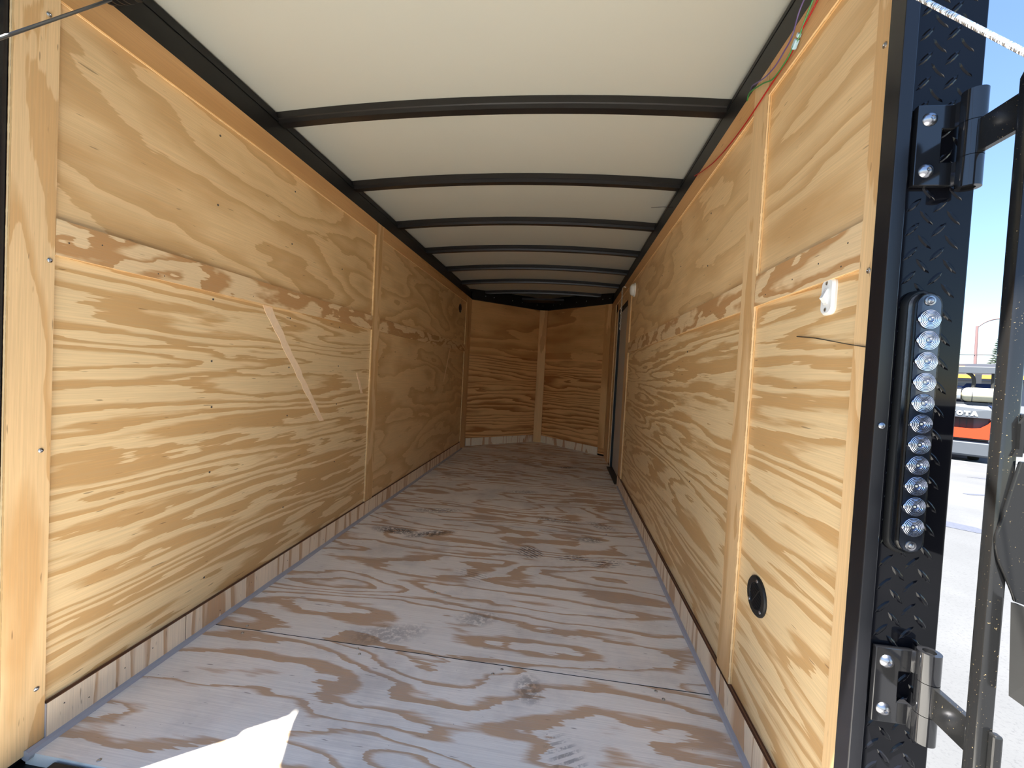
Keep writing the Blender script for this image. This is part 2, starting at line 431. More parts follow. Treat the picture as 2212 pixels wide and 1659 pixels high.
# kick boards
def kick(name, side, segs):
    X = XL if side < 0 else XR
    root = sempty(name)
    for y0, y1 in segs:
        xa, xb = X - side*.0045, X + side*(PT - .001)
        MB().box(min(xa, xb), max(xa, xb), y0, y1, .001, .0945).build('kickboard', W_BASE, root)
    return root
BL = kick('baseboard_left', -1, [(.8395,1.21),(1.212,2.503),(2.505,3.73),(3.732,4.83)])
BR = kick('baseboard_right', 1, [(.8225,1.287),(1.289,2.50),(2.502,3.775)])
# caulk beads along the kick boards and up the left post
def bead(pts, parent, r=.011):
    return MB().tube(pts, r, 8).build('caulk_bead', CAULK, parent, smooth=True)
ys = [.80 + i*.1 for i in range(42)]
bead([(XL+.004+.0012*random.uniform(-1,1), y, .001+.001*random.uniform(-1,1)) for y in ys if y < 5.02], BL, .0125)
bead([(XR-.004+.0012*random.uniform(-1,1), y, .001+.001*random.uniform(-1,1)) for y in ys if y < 3.8], BR, .0125)
MB().box(XL-.004, XL+.0035, .8385, .8425, .01, .094).build('caulk_bead', CAULK, BL)

# --- V-nose front wall
WF = sempty('wall_front')
BF = sempty('baseboard_front')
def nose(P, Q):
    P, Q = Vector(P), Vector(Q); d = (Q-P).normalized(); L_ = (Q-P).length
    nrm = Vector((d.y, -d.x, 0))           # into the trailer
    if nrm.y > 0: nrm = -nrm
    def slab(a, b, t0, t1, z0, z1):
        A_, B_ = P + d*a, P + d*b
        return MB().prism([A_ - nrm*t0 + Vector((0,0,z0)), B_ - nrm*t0 + Vector((0,0,z0)), B_ - nrm*t1 + Vector((0,0,z0)), A_ - nrm*t1 + Vector((0,0,z0))], (0,0,z1-z0))
    return slab, L_
PL, PA, PR = (XL, YN, 0), (XC, YA, 0), (XR, YN, 0)
for P, Q, left in ((PL, PA, True), (PA, PR, False)):
    slab, L_ = nose(P, Q)
    e = .0
    slab(-.06, L_+.06, .030, .07, -.05, 2.02).build('outer_skin', BLACKM, WF)
    slab(0, L_, PT, .029, .02, 1.21).build('panel', W_NOSE, WF)
    slab(0, L_, PT, .029, 1.2105, ZN).build('panel', W_NOSEU, WF)
    a0, a1 = (.004, L_-.055) if left else (.055, L_-.10)
    slab(a0, a1, .001, PT, ZB0-.01, ZB1-.005).build('batten', W_NOSEU, WF)
    if not left: slab(L_-.0995, L_-.004, 0, PT, .095, ZN).build('batten', W_NB, WF)
    slab(a0, a1, -.003, PT-.001, .001, .095).build('kickboard', W_NBASE, BF)
# centre cover strip, bent over the apex
MB().prism([(XC-.052, YA-.052, .0), (XC+.052, YA-.052, .0), (XC+.056, YA-.036, .0), (XC, YA-.002, 0), (XC-.056, YA-.036, .0)], (0,0,ZN)).build('batten', W_NB, WF)

# --- floor: plywood sheets, long side across the trailer
FL = MB().prism([(XL-.05,.76,-.03),(XR+.05,.76,-.03),(XR+.05,YN,-.03),(XC,YA+.05,-.03),(XL-.05,YN,-.03)], (0,0,-.03)).build('floor', BLACKM); struct(FL)
GAP = .0046
for y0, y1 in ((.808, 1.3206), (1.3206, 2.5398), (2.5398, 3.759), (3.759, 4.978)):
    MB().box(XL-.01, XR+.01, y0+GAP/2, y1-GAP/2, -.0295, 0.0).build('panel', W_FLOOR, FL)
for yj in (1.3206, 2.5398, 3.759, 4.978):
    MB().box(XL-.009, XR+.009, yj-GAP/2+.0001, yj+GAP/2-.0001, -.029, -.0008).build('joint', BRONZE, FL)
y0 = 4.978 + GAP/2
MB().prism([(XL-.01,y0,-.0295),(XR+.01,y0,-.0295),(XR+.01,YN,-.0295),(XC,YA,-.0295),(XL-.01,YN,-.0295)], (0,0,.0295)).build('panel', W_FLOOR, FL)
sill = MB().box(XL+.076, XR-.01, .712, .806, -.045, -.004).build('trim_1', BLACKM, bevel=.003); struct(sill)

# --- ceiling sheet, roof bows, rails
def zc(x): return 1.958 + .040*(1 - ((x-XC)/.92)**2)
N = 24; vsn = []; fsn = []
xs = [XL-.10 + (XR-XL+.20)*i/N for i in range(N+1)]
for x in xs: vsn += [(x, .72, zc(x)), (x, YA+.1, zc(x)), (x, .72, zc(x)+.012), (x, YA+.1, zc(x)+.012)]
for i in range(N):
    a = i*4
    fsn += [(a, a+4, a+5, a+1), (a+2, a+3, a+7, a+6), (a, a+2, a+6, a+4), (a+1, a+5, a+7, a+3)]
fsn += [(0,1,3,2), (N*4, N*4+2, N*4+3, N*4+1)]
CE = MB().add(vsn, fsn).build('ceiling', CEIL, smooth=True); struct(CE)
def bow(y):
    # hat section bent to the roof's crown: flange lip, upright, flat bottom
    def prof(x):
        z = zc(x)
        return [(y, z-.001), (y, z-.026), (y+.004, z-.029), (y+.007, z-.044), (y+.043, z-.044), (y+.046, z-.001)]
    P = []; fs = []; n = 20; k = 6
    xa, xb = XL-.045, XR+.03
    for i in range(n+1):
        x = xa + (xb-xa)*i/n
        P += [(x, q, z) for q, z in prof(x)]
    for i in range(n):
        for j in range(k):
            fs.append((i*k+j, i*k+(j+1) % k, (i+1)*k+(j+1) % k, (i+1)*k+j))
    fs.append(tuple(range(k))); fs.append(tuple(n*k+j for j in range(k-1, -1, -1)))
    b_ = MB().add(P, fs).build('roof_bow', BOWM, CE)
    return b_
for k in range(-1, 7):
    bow(1.592 + .6100*k)
for sx in (-1, 1):
    xf = (XL - .024) if sx < 0 else (XR + .010)
    a, b = sorted((xf, xf + sx*.06))
    r_ = MB().box(a, b, .79, YN+.03, 1.80, 1.922).build('roof_rail', BLACKM, CE, bevel=.004)
    a, b = sorted((xf - sx*.001, xf + sx*.012))
    MB().box(a, b, .79, YN+.0, 1.9225, 1.936).build('roof_rail', BLACKM, CE)
for P, Q in ((PL, PA), (PA, PR)):
    slab, L_ = nose(P, Q)
    slab(-.01, L_, -.012, .030, 1.832, 1.925).build('roof_rail', BLACKM, CE)
    for q in (.16, .27, .52, .66, .88, .97):
        A_ = Vector(P).lerp(Vector(Q), q); d = (Vector(Q)-Vector(P)).normalized(); nr = Vector((d.y, -d.x, 0)); nr = nr if nr.y < 0 else -nr
        MB().lathe(A_ + nr*.012 + Vector((0,0,1.895)), nr, [(.006,0),(.005,.002),(.001,.004)], 8).build('screw', STEEL, CE)
MB().box(XC-.27, XC+.27, YA-.42, YA-.20, 1.905, 1.93).build('roof_plate', BLACKM, CE)

# --- rear posts
def post(x0, x1):
    return x0, x1
tread_me = None
RP = thing('corner_post', 'black tread plate rear corner post carrying the two hinges and the clear lamp', 'post', (.56, .76, -.3))
def part(mb, name, mat, parent, **kw):
    o = mb.build(name, mat, None, **kw)
    o.parent = parent; o.matrix_parent_inverse = parent.matrix_world.inverted() if parent.parent is None else Matrix.Identity(4)
    o.matrix_parent_inverse = Matrix.Translation(-abs_loc(parent)); return o
def abs_loc(o):
    v = Vector(o.location)
    while o.parent:
        v = v + o.matrix_parent_inverse.to_translation(); o = o.parent; v = v + Vector(o.location)
    return v
part(MB().box(.498, .5185, .7405, .775, -.32, 2.02), 'jamb', BLACK, RP, bevel=.0015)
part(MB().box(.519, .6228, .752, .80, -.32, 2.02), 'diamond_plate', PLATE, RP, bevel=.002)
tr = MB()
def tread(cx, cz, an):
    ca, sa = math.cos(an), math.sin(an); Lh, Wh, y = .0155, .0042, .7519
    pr = [(-1,0),(-.55,.8),(0,1.0),(.55,.8),(1,0),(.55,-.8),(0,-1.0),(-.55,-.8)]
    base = [(cx + ca*u*Lh - sa*v*Wh, y, cz + sa*u*Lh + ca*v*Wh) for u, v in pr]
    top = [(cx + ca*u*Lh*.72 - sa*v*Wh*.42, y-.0017, cz + sa*u*Lh*.72 + ca*v*Wh*.42) for u, v in pr]
    n = 8
    tr.add(base + top, [tuple(range(n, 2*n))] + [(i, (i+1) % n, n+(i+1) % n, n+i) for i in range(n)])
pz = .0385
for i in range(-1, 4):
    for j in range(0, 58):
        for kind in (0, 1):
            cx = .5385 + i*.0385 + kind*.01925; cz = -.25 + j*pz + kind*pz/2
            if .532 < cx < .612 and cz < 1.98:
                tread(cx, cz, math.radians(48 if kind == 0 else -48))
o = part(tr, 'tread', PLATE, RP); o['kind'] = 'stuff'
part(MB().lathe((.508, .7405, .896), (0,-1,0), [(.0052,0),(.0050,.002),(.003,.0036),(.0005,.004)], 14), 'bolt', BOLT, RP, smooth=True)
LP = thing('corner_post', 'black steel post edge outside the left wooden strip', 'post', (-1.25, .70, -.3))
part(MB().box(-1.32, -1.2085, .597, .7565, -.32, 1.70).box(-1.32, -1.2085, .615, .7565, 1.70, 2.02), 'jamb', BLACK, LP)  # unseen rearward depth and upper step added to shade the sun patch's left edge
# header over the opening; unseen blocker added to outline the floor's sun patch
HD = MB().box(-1.32, .617, .715, .785, 1.86, 2.03).build('trim_2', BLACK); struct(HD)
HO = MB().prism([(-1.2,.7145,1.93),(-1.174,.612,1.93),(-1.126,.497,1.93),(-1.08,.466,1.93),(-.9,.46,1.93),(.62,.47,1.93),(.62,.7145,1.93)], (0,0,.05)).build('sun_blocker', BLACKM)
tag(HO, 'unseen black sheet added over the rear opening to shade the floor', 'hood')

# ------------------------------------------------------------------ screws (shared meshes)
def screw_at(parent, me_key, mat, c, axis, r=.0045, cache={}):
    k = (me_key, axis)
    if k not in cache:
        o = MB().lathe((0,0,0), axis, [(r,0),(r*.95,r*.25),(r*.6,r*.5),(r*.25,r*.56),(.0003,r*.30)], 10).build('screw', mat, None, smooth=True)
        cache[k] = o.data
    else:
        o = bpy.data.objects.new('screw', cache[k]); COL.objects.link(o)
    o.parent = parent; o.location = Vector(c) - abs_loc(parent)
    return o
for y, z in [(.817,1.698),(.828,1.152),(.819,.711),(.821,.144)]: screw_at(WL, 'z', STEEL, (XL, y, z), (1,0,0), .0055)
for y, z in [(.799,1.541),(.797,1.158)]: screw_at(WR, 'zr', STEEL, (XR, y, z), (-1,0,0), .005)
for y, z in [(1.697,1.684),(1.299,1.467),(1.689,1.456),(1.292,1.145),(1.294,.934),(1.30,.775),(1.301,.548),(1.299,1.70),(1.696,1.135),
             (1.293,.18),(2.10,1.142),(2.102,.935),(2.099,.731),(1.70,.707),(1.696,.30),(2.10,.42),(2.10,1.45),(1.70,.92)]:
    screw_at(WL, 'd', STEELD, (XL-PT, y, z), (1,0,0), .0036)
for y, z in [(.866,1.203),(.938,1.22),(1.088,1.183),(1.107,1.181),(1.464,1.188),(1.9,1.21),(2.3,1.22)]:
    screw_at(WL, 'n', STEELD, (XL-.001, y, z), (1,0,0), .0018)
for y, z in [(.86,1.225),(.875,1.185),(.95,1.21),(1.05,1.20),(1.18,1.19),(1.6,1.21),(2.1,1.22)]:
    screw_at(WR, 'nr', STEELD, (XR+.001, y, z), (-1,0,0), .0018)
for y, z in [(1.70,1.60),(1.70,1.40),(2.10,1.5),(2.5,1.55),(1.9,1.08),(2.4,1.06),(1.75,.55)]:
    screw_at(WR, 'dr', STEELD, (XR+PT, y, z), (-1,0,0), .0034)
for x, y in [(-1.057,1.298),(-1.071,1.336),(-.637,1.302),(-.618,1.278),(-.148,1.302),(-.173,1.276),(.329,1.303),(.345,1.274),
             (-1.022,.822),(-.495,1.698),(.407,2.171),(-.6,2.565),(-.1,2.515),(.3,2.56)]:
    screw_at(FL, 'f', STEEL, (x, y, 0), (0,0,1), .005)
for y in [.875,.93,1.02,1.10,1.35,1.5,1.72,2.0,2.3]:
    screw_at(BL, 'k', STEELD, (XL+.0045, y, .05+.02*math.sin(y*31)), (1,0,0), .0018)

# pale torn strips on the left wall
def torn(pts, wd, seed):
    rr = random.Random(seed); L_, R_ = [], []
    n = 16
    for i in range(n+1):
        q = i/n; a, b = Vector(pts[0]), Vector(pts[1]); p = a.lerp(b, q)
        wv = wd[0] + (wd[1]-wd[0])*q
        L_.append((XL-PT, p.x - wv*(1+rr.uniform(-.22,.22)), p.y)); R_.append((XL-PT, p.x + wv*(1+rr.uniform(-.22,.22)), p.y))
    return MB().prism(L_ + R_[::-1], (.0012,0,0)).build('torn_veneer', GRASSW, WL)
torn([(1.548,1.166),(1.965,.655)], (.026,.020), 1)
torn([(2.305,.90),(2.375,.777)], (.006,.014), 2)
torn([(4.25,1.166),(4.07,.82)], (.012,.010), 3)

# ------------------------------------------------------------------ side door
D1 = sempty('door_1')
MB().box(XR+.034, XR+.062, 3.80, 4.50, .012, 1.632).build('door_leaf', DOORM, D1, bevel=.003)
MB().box(XR+.012, XR+.07, 4.498, 4.512, .0, 1.66).box(XR+.012, XR+.07, 3.788, 4.498, 1.634, 1.6595).box(XR+.024, XR+.07, 3.787, 3.7995, 0, 1.634).build('gasket', BRONZE, D1)
MB().box(XR+.006, XR+.030, 4.5125, 4.524, .0, 1.66).build('door_trim', DOORT, D1)
MB().box(XR-.022, XR+.060, 3.80, 4.497, -.002, .011).build('threshold', BLACKM, D1, bevel=.003)
MB().box(XR+.018, XR+.0335, 3.865, 3.895, .76, .90).build('latch', BLACKM, D1, bevel=.004)
MB().box(XR+.0165, XR+.0178, 3.868, 3.892, .765, .785).build('latch_tab', RED, D1)
MB().box(XR+.010, XR+.014, 3.80, 3.8035, 0, 1.634).build('door_trim', DOORT, D1)

# hanging chain beside the door
CH = thing('chain', 'thin zinc chain hanging from a hook above the grey side door', 'chain', (.480, 4.0, 1.40))
part(MB().tube(spline([(XR-.0005,3.972,1.79),(XR-.02,3.972,1.795),(XR-.03,3.972,1.78),(XR-.026,3.972,1.768)], 5), .003, 6), 'hook', CHAIN, CH)
lk = None
for i in range(16):
    z = 1.765 - i*.0235
    if lk is None:
        P = [(0, .0062*math.cos(q), .0145*math.sin(q)) for q in [2*pi*k/12 for k in range(13)]]
        lo = MB().tube(P, .0025, 6).build('link', CHAIN, CH); lk = lo.data
    else:
        lo = bpy.data.objects.new('link', lk); COL.objects.link(lo); lo.parent = CH
    lo.location = Vector((XR-.03, 3.975 + .004*math.sin(i), z)) - CH.location
    lo.rotation_euler = (0, 0, (i % 2)*pi/2 + .4)

# dome light
DL = thing('dome_light', 'round white dome light high on the wall before the side door', 'light', (XR+PT, 3.50, 1.672))
part(MB().lathe((XR+PT, 3.50, 1.672), (-1,0,0), [(.056,0),(.056,.008),(.052,.011)], 28), 'base', WHITE, DL, smooth=True)
part(MB().lathe((XR+PT-.0105, 3.50, 1.672), (-1,0,0), [(.049,0),(.047,.012),(.038,.022),(.022,.028),(.0005,.030)], 28), 'diffuser', WHITE, DL, smooth=True)

# light switch
SW = thing('light_switch', 'white plastic rocker light switch under the wooden band', 'switch', (XR+PT, .918, 1.137))
yc, zs = .918, 1.136
def rrect(cy, cz, hy, hz, r, x, n=5):
    P = []
    for sy, sz, a0 in ((1,1,0),(-1,1,pi/2),(-1,-1,pi),(1,-1,3*pi/2)):
        for k in range(n+1):
            a = a0 + pi/2*k/n
            P.append((x, cy + sy*(hy-r) + r*math.cos(a), cz + sz*(hz-r) + r*math.sin(a)))
    return P
def loft(rings):
    M = MB(); n = len(rings[0]); P = [p for r in rings for p in r]; fs = []
    for i in range(len(rings)-1):
        for k in range(n): fs.append((i*n+k, i*n+(k+1) % n, (i+1)*n+(k+1) % n, (i+1)*n+k))
    fs.append(tuple(range(n))); fs.append(tuple((len(rings)-1)*n+k for k in range(n-1,-1,-1)))
    return M.add(P, fs)
X0 = XR+PT
part(loft([rrect(yc,zs,.0205,.037,.014,X0), rrect(yc,zs,.0205,.037,.014,X0-.004), rrect(yc,zs,.0165,.033,.011,X0-.0085)]), 'plate', WHITE, SW, smooth=True)
part(MB().box(X0-.0105, X0-.0084, yc-.0068, yc+.0068, zs-.0155, zs+.0155), 'bezel', WHITE, SW, bevel=.0008)
part(MB().prism([(X0-.0104, yc-.005, zs-.013),(X0-.0104, yc-.005, zs+.013),(X0-.0115, yc-.005, zs+.012),(X0-.0185, yc-.005, zs-.003),(X0-.0115, yc-.005, zs-.012)], (0,.010,0)), 'rocker', WHITE, SW)
for dz in (-.0265, .0265):
    part(MB().lathe((X0-.0084, yc, zs+dz), (-1,0,0), [(.004,0),(.0038,.001),(.002,.0018),(.0004,.001)], 12), 'screw', STEEL, SW, smooth=True)

# round vents
def vent(name, label, X, side, y, z, r, slots):
    V = thing(name, label, 'vent', (X, y, z)); ax = (-side,0,0)
    part(MB().lathe((X, y, z), ax, [(r,0),(r,.003),(r*.94,.006),(r*.66,.006),(r*.63,.0015)], 36), 'rim', BLACKM, V, smooth=True)
    if slots:
        an = math.radians(38)
        M = MB(); u = Vector((0, math.cos(an), math.sin(an))); v = Vector((0, -math.sin(an), math.cos(an)))
        for k in range(-5, 6):
            c = k*.0056; hl = math.sqrt(max((r*.64)**2 - c*c, 0))
            if hl < .004: continue
            part(MB().obox(Vector((X-side*.0035, y, z)) + v*c, (1,0,0), u, v, .0035, hl*2, .0021), 'slat', BLACKM, V)
        part(MB().obox(Vector((X-side*.0038, y, z)), (1,0,0), v, u, .0035, r*1.26, .0022), 'rib', BLACKM, V)
    for a in (pi/2+.12, pi+.75, -.62):
        part(MB().lathe((X-side*.006, y+math.cos(a)*r*.80, z+math.sin(a)*r*.80), ax, [(.0042,0),(.004,.001),(.002,.002),(.0004,.0012)], 12), 'screw', STEEL, V, smooth=True)
    return V
vent('round_vent', 'round black plastic vent with slanted slats low on the lower panel', XR+PT, 1, 1.130, .411, .050, True)
vent('round_vent', 'small black round vent high beside the far corner strip', XL-PT, -1, 4.573, 1.637, .050, True)

# ------------------------------------------------------------------ wiring along the top strip
wx = XR - .004
RW = tag(MB().tube(spline([(wx,.90,1.862),(wx,1.017,1.806),(wx-.002,1.093,1.781),(wx,1.126,1.766),(wx,1.233,1.760),(wx,1.413,1.752),(wx,1.62,1.768),(wx,1.80,1.808),(wx,1.908,1.840),(wx+.02,1.93,1.852)]), .0020, 8).build('red_wire', RED, smooth=True), 'thin red wire sagging along the top wooden strip', 'wire')
GW = tag(MB().tube(spline([(wx-.003,.90,1.88),(wx-.003,1.03,1.818),(wx-.003,1.085,1.775),(wx-.006,1.093,1.772),(wx-.007,1.126,1.757),(wx-.004,1.20,1.763),(wx-.003,1.267,1.795),(wx-.002,1.36,1.83),(wx+.01,1.40,1.825),(wx+.022,1.40,1.845)]), .0019, 8).build('green_wire', GREEN, smooth=True), 'thin green wire crossing behind the red one to the rail', 'wire')
PW = tag(MB().tube(spline([(wx-.004,.95,1.875),(wx-.006,1.067,1.846),(wx-.005,1.11,1.803),(wx-.004,1.15,1.795),(wx-.003,1.20,1.793),(wx-.003,1.26,1.806),(wx-.002,1.34,1.838),(wx+.018,1.40,1.86)]), .0018, 8).build('purple_wire', PURPLE, smooth=True), 'thin purple wire nearest the black roof rail', 'wire')
CN = thing('wire_connector', 'small pale blue plastic splice connector on the red and green wires', 'connector', (wx-.003, 1.093, 1.775))
d_ = Vector((0, .75, -.55)).normalized(); e_ = Vector((1,0,0)); f_ = d_.cross(e_)
part(MB().obox((wx-.003,1.097,1.773), e_, d_, f_, .010, .020, .014), 'body', CONN, CN, bevel=.0025)
part(MB().obox((wx-.003,1.083,1.783), e_, d_, f_, .008, .008, .012), 'cap', CONN, CN, bevel=.0015)
tag(MB().tube(spline([(XR-.0012,.787,1.0255),(XR-.0012,.83,1.033),(XR+PT-.0015,.90,1.045),(XR+PT-.0015,.97,1.058),(XR+PT-.0015,1.03,1.066)]), .0009, 6).build('hair_wire', WIREB), 'hair-thin dark wire lying across the wall under the white switch', 'wire')
tag(MB().tube(spline([(.540,2.36,1.888),(.51,2.33,1.872),(.46,2.30,1.862),(.396,2.28,1.850)]), .0010, 6).build('hair_wire', WIREB), 'hair-thin dark wire end sticking out of the ceiling rail', 'wire')

# ------------------------------------------------------------------ clear lamp bar on the corner post
LB = thing('light_bar', 'clear lamp bar with eleven round reflectors on black tread plate', 'lamp', (.5545, .752, .904))
def stadium(cx, z0, z1, hw, y, n=10):
    P = []
    for k in range(n+1):
        a = pi*k/n; P.append((cx + hw*math.cos(a), y, z1 - hw + hw*math.sin(a)))
    for k in range(n+1):
        a = pi + pi*k/n; P.append((cx + hw*math.cos(a), y, z0 + hw + hw*math.sin(a)))
    return P
cx = .5545; zA, zB = .6965, 1.1095
part(loft([stadium(cx, zA-.006, zB+.006, .0262, .7499), stadium(cx, zA-.006, zB+.006, .0262, .746), stadium(cx, zA-.003, zB+.003, .0232, .740)]), 'housing', BLACKM, LB, smooth=True)
part(loft([stadium(cx, zA, zB, .0208, .7398), stadium(cx, zA, zB, .0208, .731), stadium(cx, zA+.003, zB-.003, .018, .7275)]), 'lens', LENS, LB, smooth=True)
part(loft([stadium(cx, zA+.004, zB-.004, .0165, .7292), stadium(cx, zA+.004, zB-.004, .0165, .7284)]), 'backing', BACKP, LB)
rm = None
def dup_part(src, name, loc):
    o = bpy.data.objects.new(name, src.data); COL.objects.link(o); o.parent = LB
    o.matrix_parent_inverse = Matrix.Translation(-LB.location); o.location = loc; return o
for i in range(11):
    z = 1.0665 - i*.03265; loc = Vector((cx+.0012, .7268, z))
    if rm is None:
        M = MB().lathe((0,0,0), (0,-1,0), [(.0150,-.0006),(.0149,.0010),(.0100,.0016),(.0046,.0010),(.0036,-.0002),(.0004,-.0003)], 28)
        M.lathe((-.0128,0,0), (0,-1,0), [(.0042,0),(.0040,.0012),(.0003,.0016)], 16)
        rm = M.build('reflector', LENSB, LB, smooth=True)
        M = MB()
        def ring_at(cx_, R, r_, y_, a0=0, a1=2*pi, n=30):
            P = [(cx_ + R*math.cos(a0+(a1-a0)*k/n), y_, R*math.sin(a0+(a1-a0)*k/n)) for k in range(n+1)]
            M.tube(P, r_, 6)
        for R, y_ in ((.0143,-.0010),(.0122,-.0014),(.0100,-.0017),(.0078,-.0015),(.0056,-.0012)): ring_at(0, R, .00062, y_)
        ring_at(-.0128, .0040, .0006, -.0012, pi*.42, pi*1.58, 14); ring_at(-.0128, .0024, .0005, -.0014, pi*.4, pi*1.6, 10)
        rr_ = M.build('lens_ring', CHROME, LB, smooth=True)
        for q in (rm, rr_): q.matrix_parent_inverse = Matrix.Translation(-LB.location); q.location = loc
    else:
        dup_part(rm, 'reflector', loc); dup_part(rr_, 'lens_ring', loc)
    part(MB().box(cx-.0008, cx+.0022, .7262, .7268, z-.0014, z+.0014), 'led', LEDM, LB)
for z in (zA+.014, zB-.014):
    part(MB().lathe((cx, .7274, z), (0,-1,0), [(.0078,0),(.0074,.0012),(.0050,.0016),(.0046,.0004),(.0036,.0022),(.0012,.0030),(.0003,.0026)], 20), 'screw', BOLT, LB, smooth=True)

# ------------------------------------------------------------------ hinges
def hinge(label, z0, z1):
    H = thing('hinge', label, 'hinge', (.57, .752, (z0+z1)/2), group='gate hinges on the corner post')
    yb, yf = .7500, .7405; xk, yk, r = .5925, .7265, .0150
    za, zb = z0 + (z1-z0)*.29, z0 + (z1-z0)*.70
    part(MB().prism([(.5265,yb,z0),(.580,yb,z0),(.580,yb,za),(.5625,yb,za),(.5625,yb,zb),(.580,yb,zb),(.580,yb,z1),(.5265,yb,z1)], (0,yf-yb,0)), 'leaf', HINGE, H, bevel=.0014)
    part(MB().ring((xk,yk,z0-.010),(xk,yk,za-.001), r, r*.56, 28), 'knuckle', HINGE, H, smooth=True)
    part(MB().ring((xk,yk,zb+.001),(xk,yk,z1+.010), r, r*.56, 28), 'knuckle', HINGE, H, smooth=True)
    part(MB().prism([(.575,yb-.001,z0),(.592,yk-r*.98,z0-.006),(.592,yk-r*.55,z0-.006),(.580,yb-.001,z0)], (0,0,za-z0)), 'web', HINGE, H)
    part(MB().prism([(.575,yb-.001,zb+.002),(.592,yk-r*.98,zb+.006),(.592,yk-r*.55,zb+.006),(.580,yb-.001,zb+.002)], (0,0,z1-zb-.002)), 'web', HINGE, H)
    s_ = part(MB().ring((xk,yk,za),(xk,yk,zb), r*1.0, r*.5, 28), 'strap_knuckle', HINGE, H, smooth=True)
    part(MB().cyl((xk,yk,z0-.004),(xk,yk,z1+.004), r*.54, 16), 'pin', BLACKM, H)
    part(MB().prism([(.589,yk-.012,za+.001),(.599,yk-.012,za+.001),(.597,.6535,za+.001),(.587,.6535,za+.001)], (0,0,zb-za-.002)), 'strap', DUSTY, H, bevel=.001)
    for dz in (.18, .82):
        zz = z0 + (z1-z0)*dz
        b_ = part(MB().lathe((.5435, yf, zz), (0,-1,0), [(.0108,0),(.0104,.0012),(.0085,.0038),(.0055,.0056),(.0034,.0062),(.0034,.0046),(.0014,.0046),(.0013,.0058),(.0003,.0060)], 26), 'bolt', BOLT, H, smooth=True)
    return H
hinge('upper black hinge on the corner post, above the clear lamp bar', 1.278, 1.403)
hinge('lower black hinge on the corner post, below the clear lamp bar', .413, .536)

# ------------------------------------------------------------------ tubular gate swung open
GT = thing('tube_gate', 'glossy black tubular gate frame swung open beyond the hinges', 'gate', (.60, .635, -.2))
def rsq(cx_, cy_, h, r, z, n=5):
    return [(x, y, z) for x, y, z in [(cx_ + sx*(h-r) + r*math.cos(a0+pi/2*k/n), cy_ + sy*(h-r) + r*math.sin(a0+pi/2*k/n), z)
            for sx, sy, a0 in ((1,1,0),(-1,1,pi/2),(-1,-1,pi),(1,-1,3*pi/2)) for k in range(n+1)]]
tx, ty, th = .5920, .6430, .0100
part(loft([rsq(tx,ty,th,.004,-.35), rsq(tx,ty,th,.004,1.380), rsq(tx,ty,th-.0025,.0038,1.390), rsq(tx,ty,th-.006,.003,1.394)]), 'stile', DUSTY, GT, smooth=True)
part(MB().box(.6022, 1.30, .6315, .6545, .878, .931), 'rail', DUSTY, GT, bevel=.004)
part(MB().box(.6022, 1.30, .6335, .6525, -.34, -.30), 'rail', DUSTY, GT, bevel=.004)
part(MB().box(1.28, 1.30, .6330, .6530, -.2995, .8775), 'stile', DUSTY, GT, bevel=.004)
part(MB().prism([(.6024,.6325,.874),(.594,.6325,.874),(.598,.6325,.884),(.596,.631,.918),(.6024,.631,.928)], (0,-.004,0)), 'weld', DUSTY, GT)
ov = spline([(.6010,.6325,.868),(.593,.6325,.829),(.585,.6325,.787),(.5795,.6325,.764),(.5840,.6325,.738),(.596,.6325,.711),(.605,.6325,.690),(.608,.6325,.681)], 5)
part(MB().prism([tuple(p) for p in ov] + [(.72,.6325,.650),(.72,.6325,.868)], (0,-.0045,0)), 'latch_plate', DUSTY, GT, bevel=.0015)
part(MB().prism([(.602,.6270,.681),(.609,.6270,.555),(.640,.560,.535),(.625,.560,.680)], (.004,-.001,0)), 'rubber_flap', RUBBER, GT)
part(MB().cyl((.598,.6285,-.30),(.598,.6285,.498), .0035, 12), 'latch_rod', DUSTY, GT, smooth=True)
part(MB().box(.5935, .6045, .6225, .6335, .36, .500), 'latch_block', DUSTY, GT, bevel=.003)

# ------------------------------------------------------------------ ramp door, spring and its cables
RA = thing('ramp_door', 'pale ramp door let down behind the trailer opening', 'ramp', (XC, -.25, -.3))
ra, rb = Vector((0,.70,-.035)), Vector((0,-1.10,-.46)); dd = (rb-ra).normalized(); nn = Vector((0,-dd.z,dd.y));  nn = nn if nn.z > 0 else -nn
W_RAMP = ply('pale_ramp_board', 'y', 'x', srgb(214,210,202), srgb(200,196,188), gs=.4, cs=2.0, K=4, soft=.3)
part(MB().obox((XC, (ra.y+rb.y)/2, (ra.z+rb.z)/2), (1,0,0), dd, nn, 1.56, (rb-ra).length, .02), 'panel', W_RAMP, RA)
part(MB().obox((XC, rb.y+.01, rb.z-.002), (1,0,0), dd, nn, 1.60, .05, .035), 'edge_bar', BLACK, RA)
def cable(name, a, b, r, mat, label, coil=False):
    a, b = Vector(a), Vector(b)
    if not coil:
        o = MB().tube([a.lerp(b, i/20) for i in range(21)], r, 8).build(name, mat, smooth=True)
    else:   # closely wound wire sleeve
        d = (b-a).normalized(); u = d.orthogonal().normalized(); t = d.cross(u)
        n_turn = int((b-a).length/.0027); pts = []
        for i in range(n_turn*8+1):
            q = i/8*2*pi; pts.append(a + d*(i/8*.0027) + (u*math.cos(q) + t*math.sin(q))*(r-.0009))
        o = MB().tube(pts, .0011, 5).build(name, mat, smooth=True)
    return tag(o, label, 'cable')
cable('lift_cable', (-1.143,.90,1.80), (-.845,-.92,-.40), .0032, CABLE, 'thin grey steel cable crossing the top of the left wooden strip')
cable('lift_cable', (.4600,.90,1.80), (.3655,-.90,-.393), .0029, CABLEW, 'bright coiled steel cable crossing the top of the tread plate post', coil=True)
